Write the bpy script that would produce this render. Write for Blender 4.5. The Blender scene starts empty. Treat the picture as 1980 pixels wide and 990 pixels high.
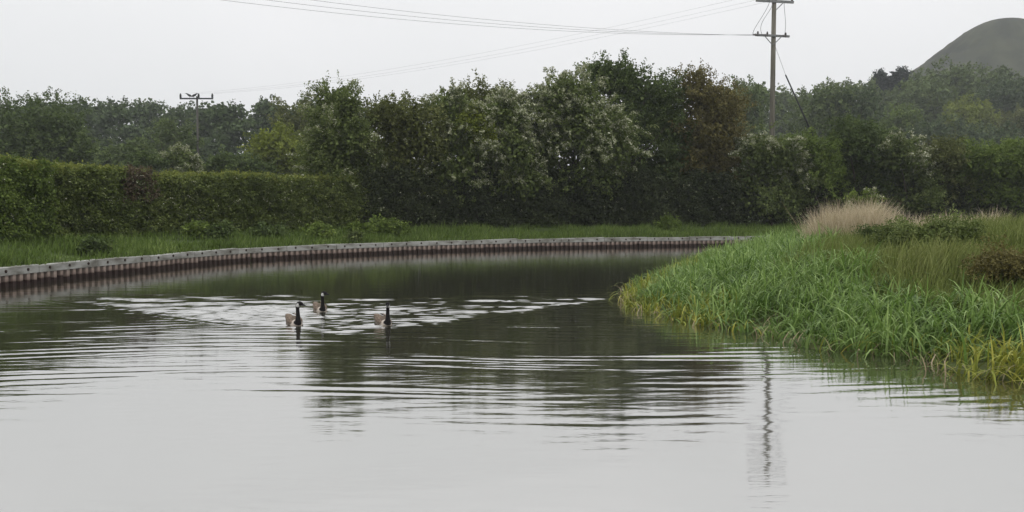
import bpy, math
import numpy as np
from mathutils import Vector

# ------------------------------------------------------------------ camera, sky, sun, exposure
scene = bpy.context.scene
FPX, CX, CY, CAMH = 1700.0, 990.0, 495.0, 2.3          # focal length and centre in photo pixels, eye height in metres
PITCH = math.atan(95.0 / FPX)                           # horizon 95 px above the centre
cam_d = bpy.data.cameras.new("camera")
cam_d.sensor_width = 36.0
cam_d.lens = 36.0 * FPX / 1980.0
cam_d.clip_start, cam_d.clip_end = 0.1, 6000.0
cam = bpy.data.objects.new("camera", cam_d)
scene.collection.objects.link(cam)
cam.location = (0, 0, CAMH)
cam.rotation_euler = (math.pi / 2 - PITCH, 0, 0)
scene.camera = cam

SUN_EL, SUN_AZ = math.radians(52), math.radians(60)     # high soft sun behind cloud, from the upper right rear
world = bpy.data.worlds.new("World")
scene.world = world
world.use_nodes = True
wn = world.node_tree.nodes; wl = world.node_tree.links
wn.clear()
sky = wn.new("ShaderNodeTexSky"); sky.sky_type = 'NISHITA'; sky.sun_disc = False
sky.sun_elevation = SUN_EL; sky.sun_rotation = SUN_AZ + math.pi / 2
sky.dust_density = 4.0
hs = wn.new("ShaderNodeHueSaturation"); hs.inputs["Saturation"].default_value = 0.15
hs.inputs["Value"].default_value = 0.12
cloud = wn.new("ShaderNodeTexNoise"); cloud.inputs["Scale"].default_value = 1.6
cloud.inputs["Detail"].default_value = 5
cr = wn.new("ShaderNodeValToRGB")
cr.color_ramp.elements[0].position = 0.3; cr.color_ramp.elements[0].color = (0.82, 0.835, 0.84, 1)
cr.color_ramp.elements[1].position = 0.7; cr.color_ramp.elements[1].color = (0.95, 0.945, 0.955, 1)
tc = wn.new("ShaderNodeTexCoord")
mixw = wn.new("ShaderNodeMix"); mixw.data_type = 'RGBA'; mixw.inputs["Factor"].default_value = 0.94
bg = wn.new("ShaderNodeBackground"); bg.inputs["Strength"].default_value = 1.12
out = wn.new("ShaderNodeOutputWorld")
wl.new(sky.outputs[0], hs.inputs["Color"])
wl.new(tc.outputs["Generated"], cloud.inputs["Vector"])
wl.new(cloud.outputs["Fac"], cr.inputs["Fac"])
wl.new(hs.outputs[0], mixw.inputs["A"]); wl.new(cr.outputs[0], mixw.inputs["B"])
sxyz = wn.new("ShaderNodeSeparateXYZ"); sq = wn.new("ShaderNodeMath"); sq.operation = 'MULTIPLY'
gain = wn.new("ShaderNodeMath"); gain.operation = 'MULTIPLY_ADD'                         # overcast luminance: horizon 1, zenith 2.3
gain.inputs[1].default_value = 1.3 * 1.0; gain.inputs[2].default_value = 1.0
wl.new(tc.outputs["Generated"], sxyz.inputs[0]); wl.new(sxyz.outputs["Z"], sq.inputs[0]); wl.new(sxyz.outputs["Z"], sq.inputs[1])
wl.new(sq.outputs[0], gain.inputs[0]); wl.new(gain.outputs[0], bg.inputs["Strength"])
wl.new(mixw.outputs["Result"], bg.inputs["Color"]); wl.new(bg.outputs[0], out.inputs[0])

sun_d = bpy.data.lights.new("sun", 'SUN')
sun_d.energy = 0.8; sun_d.angle = math.radians(25); sun_d.color = (1.0, 0.96, 0.9)
sun = bpy.data.objects.new("sun", sun_d); scene.collection.objects.link(sun)
sdir = Vector((math.cos(SUN_EL) * math.cos(SUN_AZ), -math.cos(SUN_EL) * math.sin(SUN_AZ), math.sin(SUN_EL)))
sun.rotation_euler = (-sdir).to_track_quat('-Z', 'Y').to_euler()
sky.sun_rotation = math.atan2(sdir.x, sdir.y)

vs = scene.view_settings
vs.view_transform = 'Standard'; vs.look = 'None'; vs.gamma = 1.0; vs.exposure = 0.0; vs.use_curve_mapping = False
scene.cycles.use_denoising = True
scene.cycles.max_bounces = 6; scene.cycles.diffuse_bounces = 2; scene.cycles.glossy_bounces = 3
scene.cycles.transmission_bounces = 4; scene.cycles.volume_bounces = 0
scene.cycles.caustics_reflective = False; scene.cycles.caustics_refractive = False

# ------------------------------------------------------------------ helpers
C = scene.collection
RNG = np.random.default_rng(7)
cp, sp_ = math.cos(PITCH), math.sin(PITCH)

def ray(px, py):
    u, v = (px - CX) / FPX, (CY - py) / FPX
    return np.array([u, cp + v * sp_, -sp_ + v * cp])
def at(px, py, Y):
    """point on the sight line of a photo pixel at distance Y (metres along the view axis on the ground)"""
    d = ray(px, py); return np.array([0, 0, CAMH]) + d * (Y / d[1])
def onz(px, py, z=0.0):
    d = ray(px, py); return np.array([0, 0, CAMH]) + d * ((z - CAMH) / d[2])

def sstep(a, b, x):
    t = np.clip((x - a) / (b - a), 0, 1); return t * t * (3 - 2 * t)
def unit(v):
    return v / np.maximum(np.linalg.norm(v, axis=-1, keepdims=True), 1e-9)

def tag(o, label=None, cat=None, group=None, kind=None):
    if label: o["label"] = label
    if cat: o["category"] = cat
    if group: o["group"] = group
    if kind: o["kind"] = kind
    return o
def empty(name, loc=(0, 0, 0), rz=0.0):
    o = bpy.data.objects.new(name, None); C.objects.link(o)
    o.location = loc; o.rotation_euler = (0, 0, rz); o.empty_display_size = 0.2
    return o
def link(name, me, parent=None, local=True):
    o = bpy.data.objects.new(name, me); C.objects.link(o)
    if parent is not None:
        o.parent = parent
        if not local:
            o.matrix_parent_inverse = parent.matrix_basis.inverted()
    return o
def mesh_np(name, V, F, mat, tint=None, smooth=False, mats=None, midx=None):
    """V (n,3); F (m,k) faces of k corners"""
    V = np.ascontiguousarray(V, dtype=np.float32); F = np.ascontiguousarray(F, dtype=np.int32)
    me = bpy.data.meshes.new(name); m, k = F.shape
    me.vertices.add(len(V)); me.vertices.foreach_set("co", V.ravel())
    me.loops.add(m * k); me.loops.foreach_set("vertex_index", F.ravel())
    me.polygons.add(m)
    me.polygons.foreach_set("loop_start", np.arange(0, m * k, k, dtype=np.int32))
    try:
        me.polygons.foreach_set("loop_total", np.full(m, k, dtype=np.int32))
    except Exception:
        pass
    if smooth: me.polygons.foreach_set("use_smooth", np.ones(m, dtype=bool))
    if mats:
        for x in mats: me.materials.append(x)
        if midx is not None: me.polygons.foreach_set("material_index", np.asarray(midx, dtype=np.int32))
    elif mat: me.materials.append(mat)
    if tint is not None:
        a = me.attributes.new("tint", 'FLOAT', 'FACE'); a.data.foreach_set("value", np.asarray(tint, dtype=np.float32))
    me.update(calc_edges=True)
    return me

class MB:
    """collects simple solids (triangles and quads) into one mesh"""
    def __init__(s): s.v, s.f = [], []
    def add(s, V, F):
        b = len(s.v); s.v += [tuple(map(float, p)) for p in V]; s.f += [tuple(b + i for i in f) for f in F]; return s
    def box(s, c, size, ax=None):
        c = np.array(c, float); h = np.array(size, float) / 2
        ax = np.eye(3) if ax is None else np.array(ax, float)
        V = [c + ax[0] * h[0] * i + ax[1] * h[1] * j + ax[2] * h[2] * k for k in (-1, 1) for j in (-1, 1) for i in (-1, 1)]
        return s.add(V, [(0, 2, 3, 1), (4, 5, 7, 6), (0, 1, 5, 4), (2, 6, 7, 3), (0, 4, 6, 2), (1, 3, 7, 5)])
    def tube(s, P, r, n=8, cap=True):
        P = np.array(P, float); r = np.broadcast_to(np.array(r, float), (len(P),))
        T = unit(np.gradient(P, axis=0)); V, F = [], []
        ref = np.array([0, 0, 1.0]) if abs(T[0][2]) < 0.9 else np.array([1.0, 0, 0])
        A = unit(np.cross(T[0], ref))
        for i in range(len(P)):
            A = unit(A - T[i] * np.dot(A, T[i])); B = np.cross(T[i], A)
            for k in range(n):
                a = 2 * math.pi * k / n
                V.append(P[i] + (A * math.cos(a) + B * math.sin(a)) * r[i])
        for i in range(len(P) - 1):
            for k in range(n):
                k2 = (k + 1) % n
                F.append((i * n + k, i * n + k2, (i + 1) * n + k2, (i + 1) * n + k))
        if cap:
            F.append(tuple(range(n))[::-1]); F.append(tuple((len(P) - 1) * n + k for k in range(n)))
        return s.add(V, F)
    def lathe(s, c, prof, n=10, axis=(0, 0, 1)):
        z = unit(np.array(axis, float)); x = unit(np.cross(z, [0.3, 0.9, 0.1])); P = [np.array(c, float) + z * h for r, h in prof]
        y = np.cross(z, x); V, F = [], []
        for p, (r, h) in zip(P, prof):
            for k in range(n):
                a = 2 * math.pi * k / n; V.append(p + (x * math.cos(a) + y * math.sin(a)) * r)
        for i in range(len(prof) - 1):
            for k in range(n):
                k2 = (k + 1) % n; F.append((i * n + k, i * n + k2, (i + 1) * n + k2, (i + 1) * n + k))
        F.append(tuple(range(n))[::-1]); F.append(tuple((len(prof) - 1) * n + k for k in range(n)))
        return s.add(V, F)
    def mesh(s, name, mat, smooth=False):
        me = bpy.data.meshes.new(name); me.from_pydata(s.v, [], s.f); me.materials.append(mat)
        if smooth: me.polygons.foreach_set("use_smooth", np.ones(len(me.polygons), dtype=bool))
        me.update(); return me
    def build(s, name, mat, parent=None, smooth=False, local=True):
        return link(name, s.mesh(name, mat, smooth), parent, local)

# ------------------------------------------------------------------ materials
def new_mat(name):
    m = bpy.data.materials.new(name); m.use_nodes = True; nt = m.node_tree; nt.nodes.clear()
    o = nt.nodes.new("ShaderNodeOutputMaterial"); return m, nt, o
def ramp(nt, stops):
    r = nt.nodes.new("ShaderNodeValToRGB"); e = r.color_ramp.elements
    while len(e) < len(stops): e.new(0.5)
    for i, (p, c) in enumerate(stops): e[i].position = p; e[i].color = (*c, 1)
    return r
def leaf_mat(name, dark, mid, light, transl=0.25, rough=0.6, spec=0.12):
    m, nt, o = new_mat(name)
    a = nt.nodes.new("ShaderNodeAttribute"); a.attribute_name = "tint"
    r = ramp(nt, [(0.0, dark), (0.5, mid), (1.0, light)])
    nt.links.new(a.outputs["Fac"], r.inputs[0])
    p = nt.nodes.new("ShaderNodeBsdfPrincipled"); p.inputs["Roughness"].default_value = rough
    p.inputs["Specular IOR Level"].default_value = spec
    t = nt.nodes.new("ShaderNodeBsdfTranslucent"); mx = nt.nodes.new("ShaderNodeMixShader"); mx.inputs[0].default_value = transl
    nt.links.new(r.outputs[0], p.inputs["Base Color"]); nt.links.new(r.outputs[0], t.inputs["Color"])
    nt.links.new(p.outputs[0], mx.inputs[1]); nt.links.new(t.outputs[0], mx.inputs[2]); nt.links.new(mx.outputs[0], o.inputs[0])
    return m
def noise_mat(name, c1, c2, scale=4.0, detail=6, rough=0.85, bump=0.3, stretch=(1, 1, 1), spec=0.15, lo=0.35, hi=0.65, metallic=0.0):
    m, nt, o = new_mat(name)
    t = nt.nodes.new("ShaderNodeTexCoord"); mp = nt.nodes.new("ShaderNodeMapping"); mp.inputs["Scale"].default_value = stretch
    n = nt.nodes.new("ShaderNodeTexNoise"); n.inputs["Scale"].default_value = scale; n.inputs["Detail"].default_value = detail
    r = ramp(nt, [(lo, c1), (hi, c2)])
    p = nt.nodes.new("ShaderNodeBsdfPrincipled"); p.inputs["Roughness"].default_value = rough
    p.inputs["Specular IOR Level"].default_value = spec; p.inputs["Metallic"].default_value = metallic
    b = nt.nodes.new("ShaderNodeBump"); b.inputs["Strength"].default_value = bump; b.inputs["Distance"].default_value = 0.02
    L = nt.links.new
    L(t.outputs["Object"], mp.inputs[0]); L(mp.outputs[0], n.inputs["Vector"]); L(n.outputs["Fac"], r.inputs[0])
    L(r.outputs[0], p.inputs["Base Color"]); L(n.outputs["Fac"], b.inputs["Height"]); L(b.outputs[0], p.inputs["Normal"]); L(p.outputs[0], o.inputs[0])
    return m

M = {}
M["haw"] = leaf_mat("hawthorn_leaf", (0.054, 0.076, 0.020), (0.115, 0.150, 0.042), (0.215, 0.250, 0.095), 0.3)
M["hedge"] = leaf_mat("hedge_leaf", (0.052, 0.070, 0.017), (0.102, 0.132, 0.032), (0.185, 0.220, 0.066))
M["hedgetop"] = leaf_mat("hedge_top_leaf", (0.085, 0.105, 0.020), (0.150, 0.175, 0.036), (0.235, 0.255, 0.068), 0.3)
M["dark"] = leaf_mat("dark_leaf", (0.036, 0.056, 0.016), (0.068, 0.098, 0.027), (0.130, 0.168, 0.052), 0.25)
M["shade_dark"] = leaf_mat("shade_dark_leaf", (0.020, 0.027, 0.011), (0.034, 0.044, 0.017), (0.070, 0.084, 0.036), 0.1)  # undergrowth leaves: shade beneath the crowns is painted into this dark colour
M["olive"] = leaf_mat("olive_leaf", (0.056, 0.066, 0.018), (0.100, 0.114, 0.032), (0.165, 0.180, 0.060))
M["fresh"] = leaf_mat("fresh_leaf", (0.058, 0.088, 0.018), (0.105, 0.150, 0.028), (0.185, 0.240, 0.058), 0.3)
M["yellow"] = leaf_mat("yellow_green_leaf", (0.094, 0.119, 0.019), (0.156, 0.188, 0.027), (0.237, 0.275, 0.056), 0.3)
M["bronze"] = leaf_mat("bronze_leaf", (0.072, 0.064, 0.021), (0.128, 0.112, 0.036), (0.215, 0.195, 0.070), 0.3)
M["brown"] = leaf_mat("brown_leaf", (0.052, 0.040, 0.023), (0.088, 0.068, 0.040), (0.150, 0.118, 0.080), 0.2)
M["far"] = leaf_mat("far_leaf", (0.036, 0.056, 0.021), (0.060, 0.088, 0.032), (0.100, 0.132, 0.050), 0.2)
M["farg"] = leaf_mat("far_light_leaf", (0.050, 0.074, 0.021), (0.090, 0.124, 0.036), (0.150, 0.190, 0.065), 0.2)
M["pine"] = leaf_mat("pine_needles", (0.010, 0.016, 0.012), (0.018, 0.027, 0.020), (0.032, 0.044, 0.030), 0.05)
M["blossom"] = leaf_mat("may_blossom", (0.20, 0.22, 0.11), (0.36, 0.37, 0.24), (0.56, 0.56, 0.44), 0.25)
M["grass"] = leaf_mat("grass_blade", (0.056, 0.082, 0.018), (0.108, 0.165, 0.034), (0.200, 0.260, 0.075), 0.3)
M["meadow"] = leaf_mat("meadow_grass_blade", (0.075, 0.095, 0.024), (0.140, 0.175, 0.042), (0.240, 0.260, 0.090), 0.3)
M["reed"] = leaf_mat("reed_blade", (0.062, 0.118, 0.020), (0.140, 0.232, 0.046), (0.290, 0.395, 0.125), 0.35, 0.45, 0.3)
M["reedy"] = leaf_mat("yellow_reed_blade", (0.120, 0.150, 0.022), (0.230, 0.255, 0.035), (0.380, 0.360, 0.070), 0.3, 0.5, 0.2)
M["straw"] = leaf_mat("straw_blade", (0.30, 0.245, 0.150), (0.50, 0.42, 0.285), (0.66, 0.58, 0.43), 0.25)
M["bark"] = noise_mat("bark", (0.035, 0.028, 0.020), (0.080, 0.068, 0.050), 6, stretch=(1, 1, 0.25))
M["ground"] = noise_mat("soil_and_turf", (0.030, 0.045, 0.014), (0.060, 0.085, 0.022), 0.9, rough=0.95)
M["mud"] = noise_mat("bank_earth", (0.045, 0.048, 0.020), (0.075, 0.095, 0.028), 1.4, rough=0.95)
M["pole"] = noise_mat("weathered_pole_wood", (0.085, 0.078, 0.062), (0.170, 0.160, 0.132), 5, stretch=(3, 3, 0.15), bump=0.5)
M["arm"] = noise_mat("galvanised_steel", (0.120, 0.122, 0.122), (0.210, 0.215, 0.215), 9, rough=0.6)
M["ceramic"] = noise_mat("insulator_glaze", (0.050, 0.040, 0.036), (0.090, 0.078, 0.072), 8, rough=0.3)
M["cable"] = noise_mat("aluminium_cable", (0.130, 0.132, 0.135), (0.180, 0.182, 0.185), 9, rough=0.6)
M["oldpole"] = noise_mat("dark_old_pole_wood", (0.045, 0.042, 0.034), (0.085, 0.080, 0.066), 5, stretch=(3, 3, 0.15))
M["guard"] = noise_mat("black_stay_guard", (0.018, 0.019, 0.020), (0.034, 0.035, 0.036), 9, rough=0.6)

# ------------------------------------------------------------------ water line geometry
# far and left bank (sheet piling): water line read from the photo, then carried on out of frame
_bank_px = [(0, 556), (125, 541), (250, 527), (450, 506.5), (600, 497.5), (800, 488.5), (950, 483.5), (1100, 479.8), (1250, 477.2), (1400, 475.2)]
_b = [onz(x, y)[:2] for x, y in _bank_px]
_b = [np.array(p) for p in [(-26, -60), (-23.5, -30), (-20.5, -5), (-18.0, 8), (-16.0, 18)]] + _b + \
     [np.array(p) for p in [(17.5, 53.4), (25, 54.2), (40, 55.5), (80, 58), (180, 62), (420, 70)]]
def smooth_line(P, step):
    P = np.array(P, float); n = len(P); out = []
    for i in range(n - 1):
        p0, p1, p2, p3 = P[max(i - 1, 0)], P[i], P[i + 1], P[min(i + 2, n - 1)]
        k = max(2, int(np.linalg.norm(p2 - p1) / 0.2))
        L = np.linalg.norm(p2 - p1)
        m1 = (p2 - p0) / max(np.linalg.norm(p2 - p0), 1e-6) * L; m2 = (p3 - p1) / max(np.linalg.norm(p3 - p1), 1e-6) * L
        for t in np.linspace(0, 1, k, endpoint=False):
            out.append((2*t**3-3*t**2+1)*p1 + (t**3-2*t**2+t)*m1 + (-2*t**3+3*t**2)*p2 + (t**3-t**2)*m2)
    out.append(P[-1]); out = np.array(out)
    s = np.r_[0, np.cumsum(np.linalg.norm(np.diff(out, axis=0), axis=1))]
    q = np.arange(0, s[-1], step)
    return np.c_[np.interp(q, s, out[:, 0]), np.interp(q, s, out[:, 1])]
BANK = smooth_line(_b, 0.1)
for _ in range(60):                                       # even out the kinks left by reading pixels
    BANK[1:-1] = 0.25 * BANK[:-2] + 0.5 * BANK[1:-1] + 0.25 * BANK[2:]
BT = unit(np.gradient(BANK, axis=0)); BN = np.c_[-BT[:, 1], BT[:, 0]]     # normal to the land side (left of travel)
BS = np.r_[0, np.cumsum(np.linalg.norm(np.diff(BANK, axis=0), axis=1))]
def bank_at(s, d=0.0):
    x = np.interp(s, BS, BANK[:, 0]); y = np.interp(s, BS, BANK[:, 1])
    nx = np.interp(s, BS, BN[:, 0]); ny = np.interp(s, BS, BN[:, 1])
    return np.stack([x + nx * d, y + ny * d], -1)
def bank_s(px, d=0.0):
    """arc length where the line offset d from the bank crosses the photo column px"""
    P = BANK + BN * d; ok = P[:, 1] > 12
    a = (P[:, 0] / np.maximum(P[:, 1], 0.1)) * FPX + CX
    return BS[np.argmin(np.where(ok, np.abs(a - px), 1e9))]
def land_h(d):
    return np.interp(d, [0, 0.3, 5, 12, 60, 4000], [0.50, 0.56, 1.0, 1.05, 1.2, 1.2])

HC = np.array([235.0, 425.0])                             # centre of the spoil heap
def hill_h(x, y):
    r = np.hypot(x - HC[0], (y - HC[1]))
    return np.interp(r, [0, 5, 9, 13, 18, 41, 75, 150, 300, 4000], [91.8, 91.6, 90.6, 88.8, 85.6, 68.0, 45, 26, 0.0, -1.0])
def land_z(x, y):
    i = np.argmin((BANK[:, 0] - x) ** 2 + (BANK[:, 1] - y) ** 2)
    d = np.hypot(BANK[i, 0] - x, BANK[i, 1] - y)
    return max(float(land_h(d)), float(hill_h(x, y)))

# ------------------------------------------------------------------ ground beyond the piling
sel = np.unique(np.r_[np.arange(0, len(BANK), 12), len(BANK) - 1])
offs = np.array([0.02, 0.02, 0.3, 1, 2, 3.5, 5, 8, 12, 20, 35, 60, 100, 160, 250, 400, 700, 1100])
V = []
for j, d in enumerate(offs):
    p = BANK[sel] + BN[sel] * d
    z = np.full(len(sel), -1.4) if j == 0 else land_h(np.full(len(sel), d)) + RNG.normal(0, 0.03 if d > 0.5 else 0, len(sel))
    V.append(np.c_[p, z])
V = np.concatenate(V); n = len(sel)
F = [(j * n + i, j * n + i + 1, (j + 1) * n + i + 1, (j + 1) * n + i) for j in range(len(offs) - 1) for i in range(n - 1)]
g = link("ground", mesh_np("ground", V, F, M["ground"], smooth=True)); tag(g, kind="structure")

# spoil heap with its wooded skirts
M["heap"] = noise_mat("spoil_heap_turf", (0.024, 0.027, 0.017), (0.052, 0.056, 0.033), 0.09, detail=9, rough=0.95, bump=0.6)
rr = np.r_[np.arange(0, 40, 2), np.arange(40, 160, 6), np.arange(160, 331, 17)]; na = 120
ang = np.linspace(0, 2 * math.pi, na, endpoint=False); V = []
for r in rr:
    x = HC[0] + r * np.cos(ang); y = HC[1] + r * np.sin(ang)
    wob = 0.5 * np.sin(ang * 9 + r * 0.11) + 0.5 * np.sin(ang * 31 - r * 0.05) + 0.3 * np.sin(ang * 53 + r * 0.1) + RNG.normal(0, 0.25, na)
    V.append(np.c_[x, y, hill_h(x, y) + wob * sstep(4, 40, r) - 0.2])
V = np.concatenate(V)
F = [(j * na + i, (j + 1) * na + i, (j + 1) * na + (i + 1) % na, j * na + (i + 1) % na) for j in range(len(rr) - 1) for i in range(na)]
o = link("hill", mesh_np("hill", V, F, M["heap"], smooth=True)); tag(o, kind="structure")

# ------------------------------------------------------------------ right bank: a low tongue of land in the bend
_re = [(60, -60), (30, -20), (16, 0), (9.6, 8.2)] + [tuple(onz(x, y)[:2]) for x, y in
      [(1980, 742), (1900, 738), (1815, 722), (1790, 700), (1700, 690), (1600, 680), (1510, 668), (1480, 645), (1400, 640), (1300, 618), (1225, 600), (1203, 575)]] + \
      [(3.3, 24.5), (4.8, 28), (6.6, 33), (8.7, 37.5), (12.2, 41.5), (20, 43.5), (32, 45), (60, 47), (180, 51), (420, 58)]
REDGE = smooth_line(_re, 0.25)
for _ in range(3): REDGE[1:-1] = 0.25 * REDGE[:-2] + 0.5 * REDGE[1:-1] + 0.25 * REDGE[2:]
_poly = np.vstack([REDGE, [[420, -60]]])
def inside(x, y):
    px, py = _poly[:, 0], _poly[:, 1]; r = np.zeros(x.shape, bool)
    j = len(px) - 1
    for i in range(len(px)):
        c = ((py[i] > y) != (py[j] > y))
        if c.any():
            xi = (px[j] - px[i]) * (y - py[i]) / (py[j] - py[i] + 1e-12) + px[i]
            r ^= c & (x < xi)
        j = i
    return r
def rdist(x, y):
    sh = x.shape; P = np.c_[x.ravel(), y.ravel()]; d = np.full(len(P), 1e9)
    E = REDGE[::2]
    for k in range(0, len(P), 4000):
        q = P[k:k + 4000]; d[k:k + 4000] = np.sqrt(((q[:, None, :] - E[None]) ** 2).sum(-1).min(1))
    return np.where(inside(x, y), d.reshape(sh), -d.reshape(sh))
def rbank_h(d, x=None, y=None):
    h = np.interp(d, [-6, -1.5, 0, 1.0, 2.5, 5, 8, 14, 40], [-1.4, -0.6, -0.04, 0.12, 0.40, 0.95, 1.35, 1.65, 1.7])
    return h
gx = np.r_[np.arange(1.0, 22, 0.4), np.arange(22, 60, 2), np.arange(60, 421, 20)]
gy = np.r_[np.arange(-60, 4, 4), np.arange(4, 50, 0.4), np.arange(50, 61, 2)]
GX, GY = np.meshgrid(gx, gy); D = rdist(GX, GY)
Z = rbank_h(D) + np.where(D > 0.3, 0.05 * np.sin(GX * 1.7) * np.cos(GY * 1.3), 0)
nx_, ny_ = len(gx), len(gy)
idx = np.arange(nx_ * ny_).reshape(ny_, nx_)
F = np.stack([idx[:-1, :-1], idx[:-1, 1:], idx[1:, 1:], idx[1:, :-1]], -1).reshape(-1, 4)
o = link("bank", mesh_np("bank", np.c_[GX.ravel(), GY.ravel(), Z.ravel()], F, M["mud"], smooth=True)); tag(o, kind="structure")

# ------------------------------------------------------------------ water: real ripples and wakes
def comps(seed, n, l0, l1, spread, centre=math.pi / 2):
    r = np.random.default_rng(seed); lam = np.exp(r.uniform(math.log(l0), math.log(l1), n)); k = 2 * math.pi / lam
    a = centre + r.normal(0, spread, n); return k * np.cos(a), k * np.sin(a), r.uniform(0, 6.28, n), math.sqrt(2 / n) / k
def field(c, X, Y):
    h = np.zeros_like(X)
    for kx, ky, p, a in zip(*c): h += a * np.sin(kx * X + ky * Y + p)
    return h
def lowf(seed, X, Y, lx, ly):
    r = np.random.default_rng(seed); h = np.zeros_like(X)
    for i in range(7): h += np.sin(X * 2 * math.pi / lx * r.uniform(0.5, 1.6) * r.choice([-1, 1]) + Y * 2 * math.pi / ly * r.uniform(0.5, 1.6) + r.uniform(0, 6.28))
    return np.clip(0.5 + h / 5.0, 0, 1.3)
wx = np.r_[np.arange(-60, -16, 4), np.arange(-15, 10, 0.145), np.arange(11, 60, 3), np.arange(60, 421, 30)]
wy = np.r_[np.arange(-60, 4, 4), np.arange(4, 12, 0.05), np.arange(12, 25, 0.034), np.arange(25, 32, 0.08), np.arange(32, 56, 0.25), np.arange(56, 76, 3)]
WX, WY = np.meshgrid(wx, wy)
warp = 0.35 * np.sin(WX * 0.5 + 0.6) + 0.25 * np.sin(WX * 0.23 + WY * 0.2 + 2)
# the wedge of chop behind the geese, which swim towards the viewer
def arm_d(ax, ay, dx, dy, sgn):
    L = math.hypot(dx, dy); return sgn * ((WX - ax) * dy - (WY - ay) * dx) / L
dR = -arm_d(-2.2, 16.5, 4.83, 5.1, 1); dL = arm_d(-4.4, 16.5, -6.8, 4.9, 1)
inV = sstep(-0.15, 0.5, np.minimum(dR, dL)) * (1 - sstep(21.6, 24.2, WY + 0.5 * lowf(3, WX, WY, 6, 9))) * sstep(-12.2, -10.4, WX) * (1 - sstep(1.6, 3.4, WX))
chop = field(comps(11, 60, 0.11, 0.30, 0.20), WX, WY)
rip = field(comps(12, 48, 0.15, 0.46, 0.07), WX, WY + warp)
rip2 = field(comps(15, 44, 0.12, 0.28, 0.32), WX, WY + warp)
calm = field(comps(13, 40, 0.16, 0.9, 0.45), WX, WY)
front = sstep(7.2, 12.0, WY) * (1 - sstep(19.0, 22.0, WY)) * (1 - inV) * (0.15 + 1.1 * lowf(5, WX, WY + warp, 11, 2.0))
front2 = (0.12 + 0.88 * sstep(5.5, 10.5, WY)) * (1 - sstep(19.0, 22.0, WY)) * (1 - inV) * (0.2 + 1.0 * lowf(6, WX, WY, 3.0, 1.1))
armR = np.exp(-((dR + 0.05) / 0.30) ** 2) * sstep(16.5, 17.5, WY) * (1 - sstep(20.8, 22, WY))
armL = np.exp(-((dL + 0.05) / 0.30) ** 2) * sstep(16.5, 17.5, WY) * (1 - sstep(20.8, 22, WY))
kA = 2 * math.pi / 0.30
near_arm = np.exp(-np.maximum(np.minimum(dR, dL), 0) / 0.9); slick = np.exp(-((WX + 4.6) / 2.6) ** 2 - ((WY - 19.2) / 1.7) ** 2)
gate = np.clip(0.8 * near_arm + 0.75 * slick + 0.75 * lowf(8, WX, WY, 4, 1.0) - 0.12, 0.03, 1.0)
H = 0.19 * inV * gate * chop + 0.028 * front * rip + 0.013 * front2 * rip2 + 0.0055 * calm * (0.45 + 0.55 * sstep(5, 9, WY)) \
    + 0.010 * armR * np.sin(kA * dR) + 0.010 * armL * np.sin(kA * dL)
H *= (1 - sstep(24, 27, WY) * 0.4) * (1 - sstep(31, 34, WY))
nx_, ny_ = len(wx), len(wy); idx = np.arange(nx_ * ny_).reshape(ny_, nx_)
F = np.stack([idx[:-1, :-1], idx[:-1, 1:], idx[1:, 1:], idx[1:, :-1]], -1).reshape(-1, 4)
m, nt, o_ = new_mat("canal_water")
df = nt.nodes.new("ShaderNodeBsdfDiffuse"); df.inputs["Color"].default_value = (0.040, 0.038, 0.026, 1)
gl = nt.nodes.new("ShaderNodeBsdfGlossy"); gl.inputs["Roughness"].default_value = 0.055; gl.inputs["Color"].default_value = (0.96, 0.96, 0.95, 1)
fr = nt.nodes.new("ShaderNodeFresnel"); fr.inputs["IOR"].default_value = 1.6
mr = nt.nodes.new("ShaderNodeMapRange"); mr.inputs["To Min"].default_value = 0.52; mr.inputs["To Max"].default_value = 1.0
tcw = nt.nodes.new("ShaderNodeTexCoord"); mpw = nt.nodes.new("ShaderNodeMapping"); mpw.inputs["Scale"].default_value = (1.2, 5.0, 1)
nw = nt.nodes.new("ShaderNodeTexNoise"); nw.inputs["Scale"].default_value = 1.6; nw.inputs["Detail"].default_value = 3
bw = nt.nodes.new("ShaderNodeBump"); bw.inputs["Strength"].default_value = 0.12; bw.inputs["Distance"].default_value = 0.02
ms = nt.nodes.new("ShaderNodeMixShader"); L = nt.links.new
L(tcw.outputs["Object"], mpw.inputs[0]); L(mpw.outputs[0], nw.inputs["Vector"]); L(nw.outputs["Fac"], bw.inputs["Height"])
L(bw.outputs[0], gl.inputs["Normal"]); L(bw.outputs[0], fr.inputs["Normal"]); L(fr.outputs[0], mr.inputs["Value"]); L(mr.outputs[0], ms.inputs[0])
L(df.outputs[0], ms.inputs[1]); L(gl.outputs[0], ms.inputs[2]); L(ms.outputs[0], o_.inputs[0])
M["water"] = m
o = link("water", mesh_np("water", np.c_[WX.ravel(), WY.ravel(), H.ravel()], F, m, smooth=True)); tag(o, kind="structure")

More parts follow.
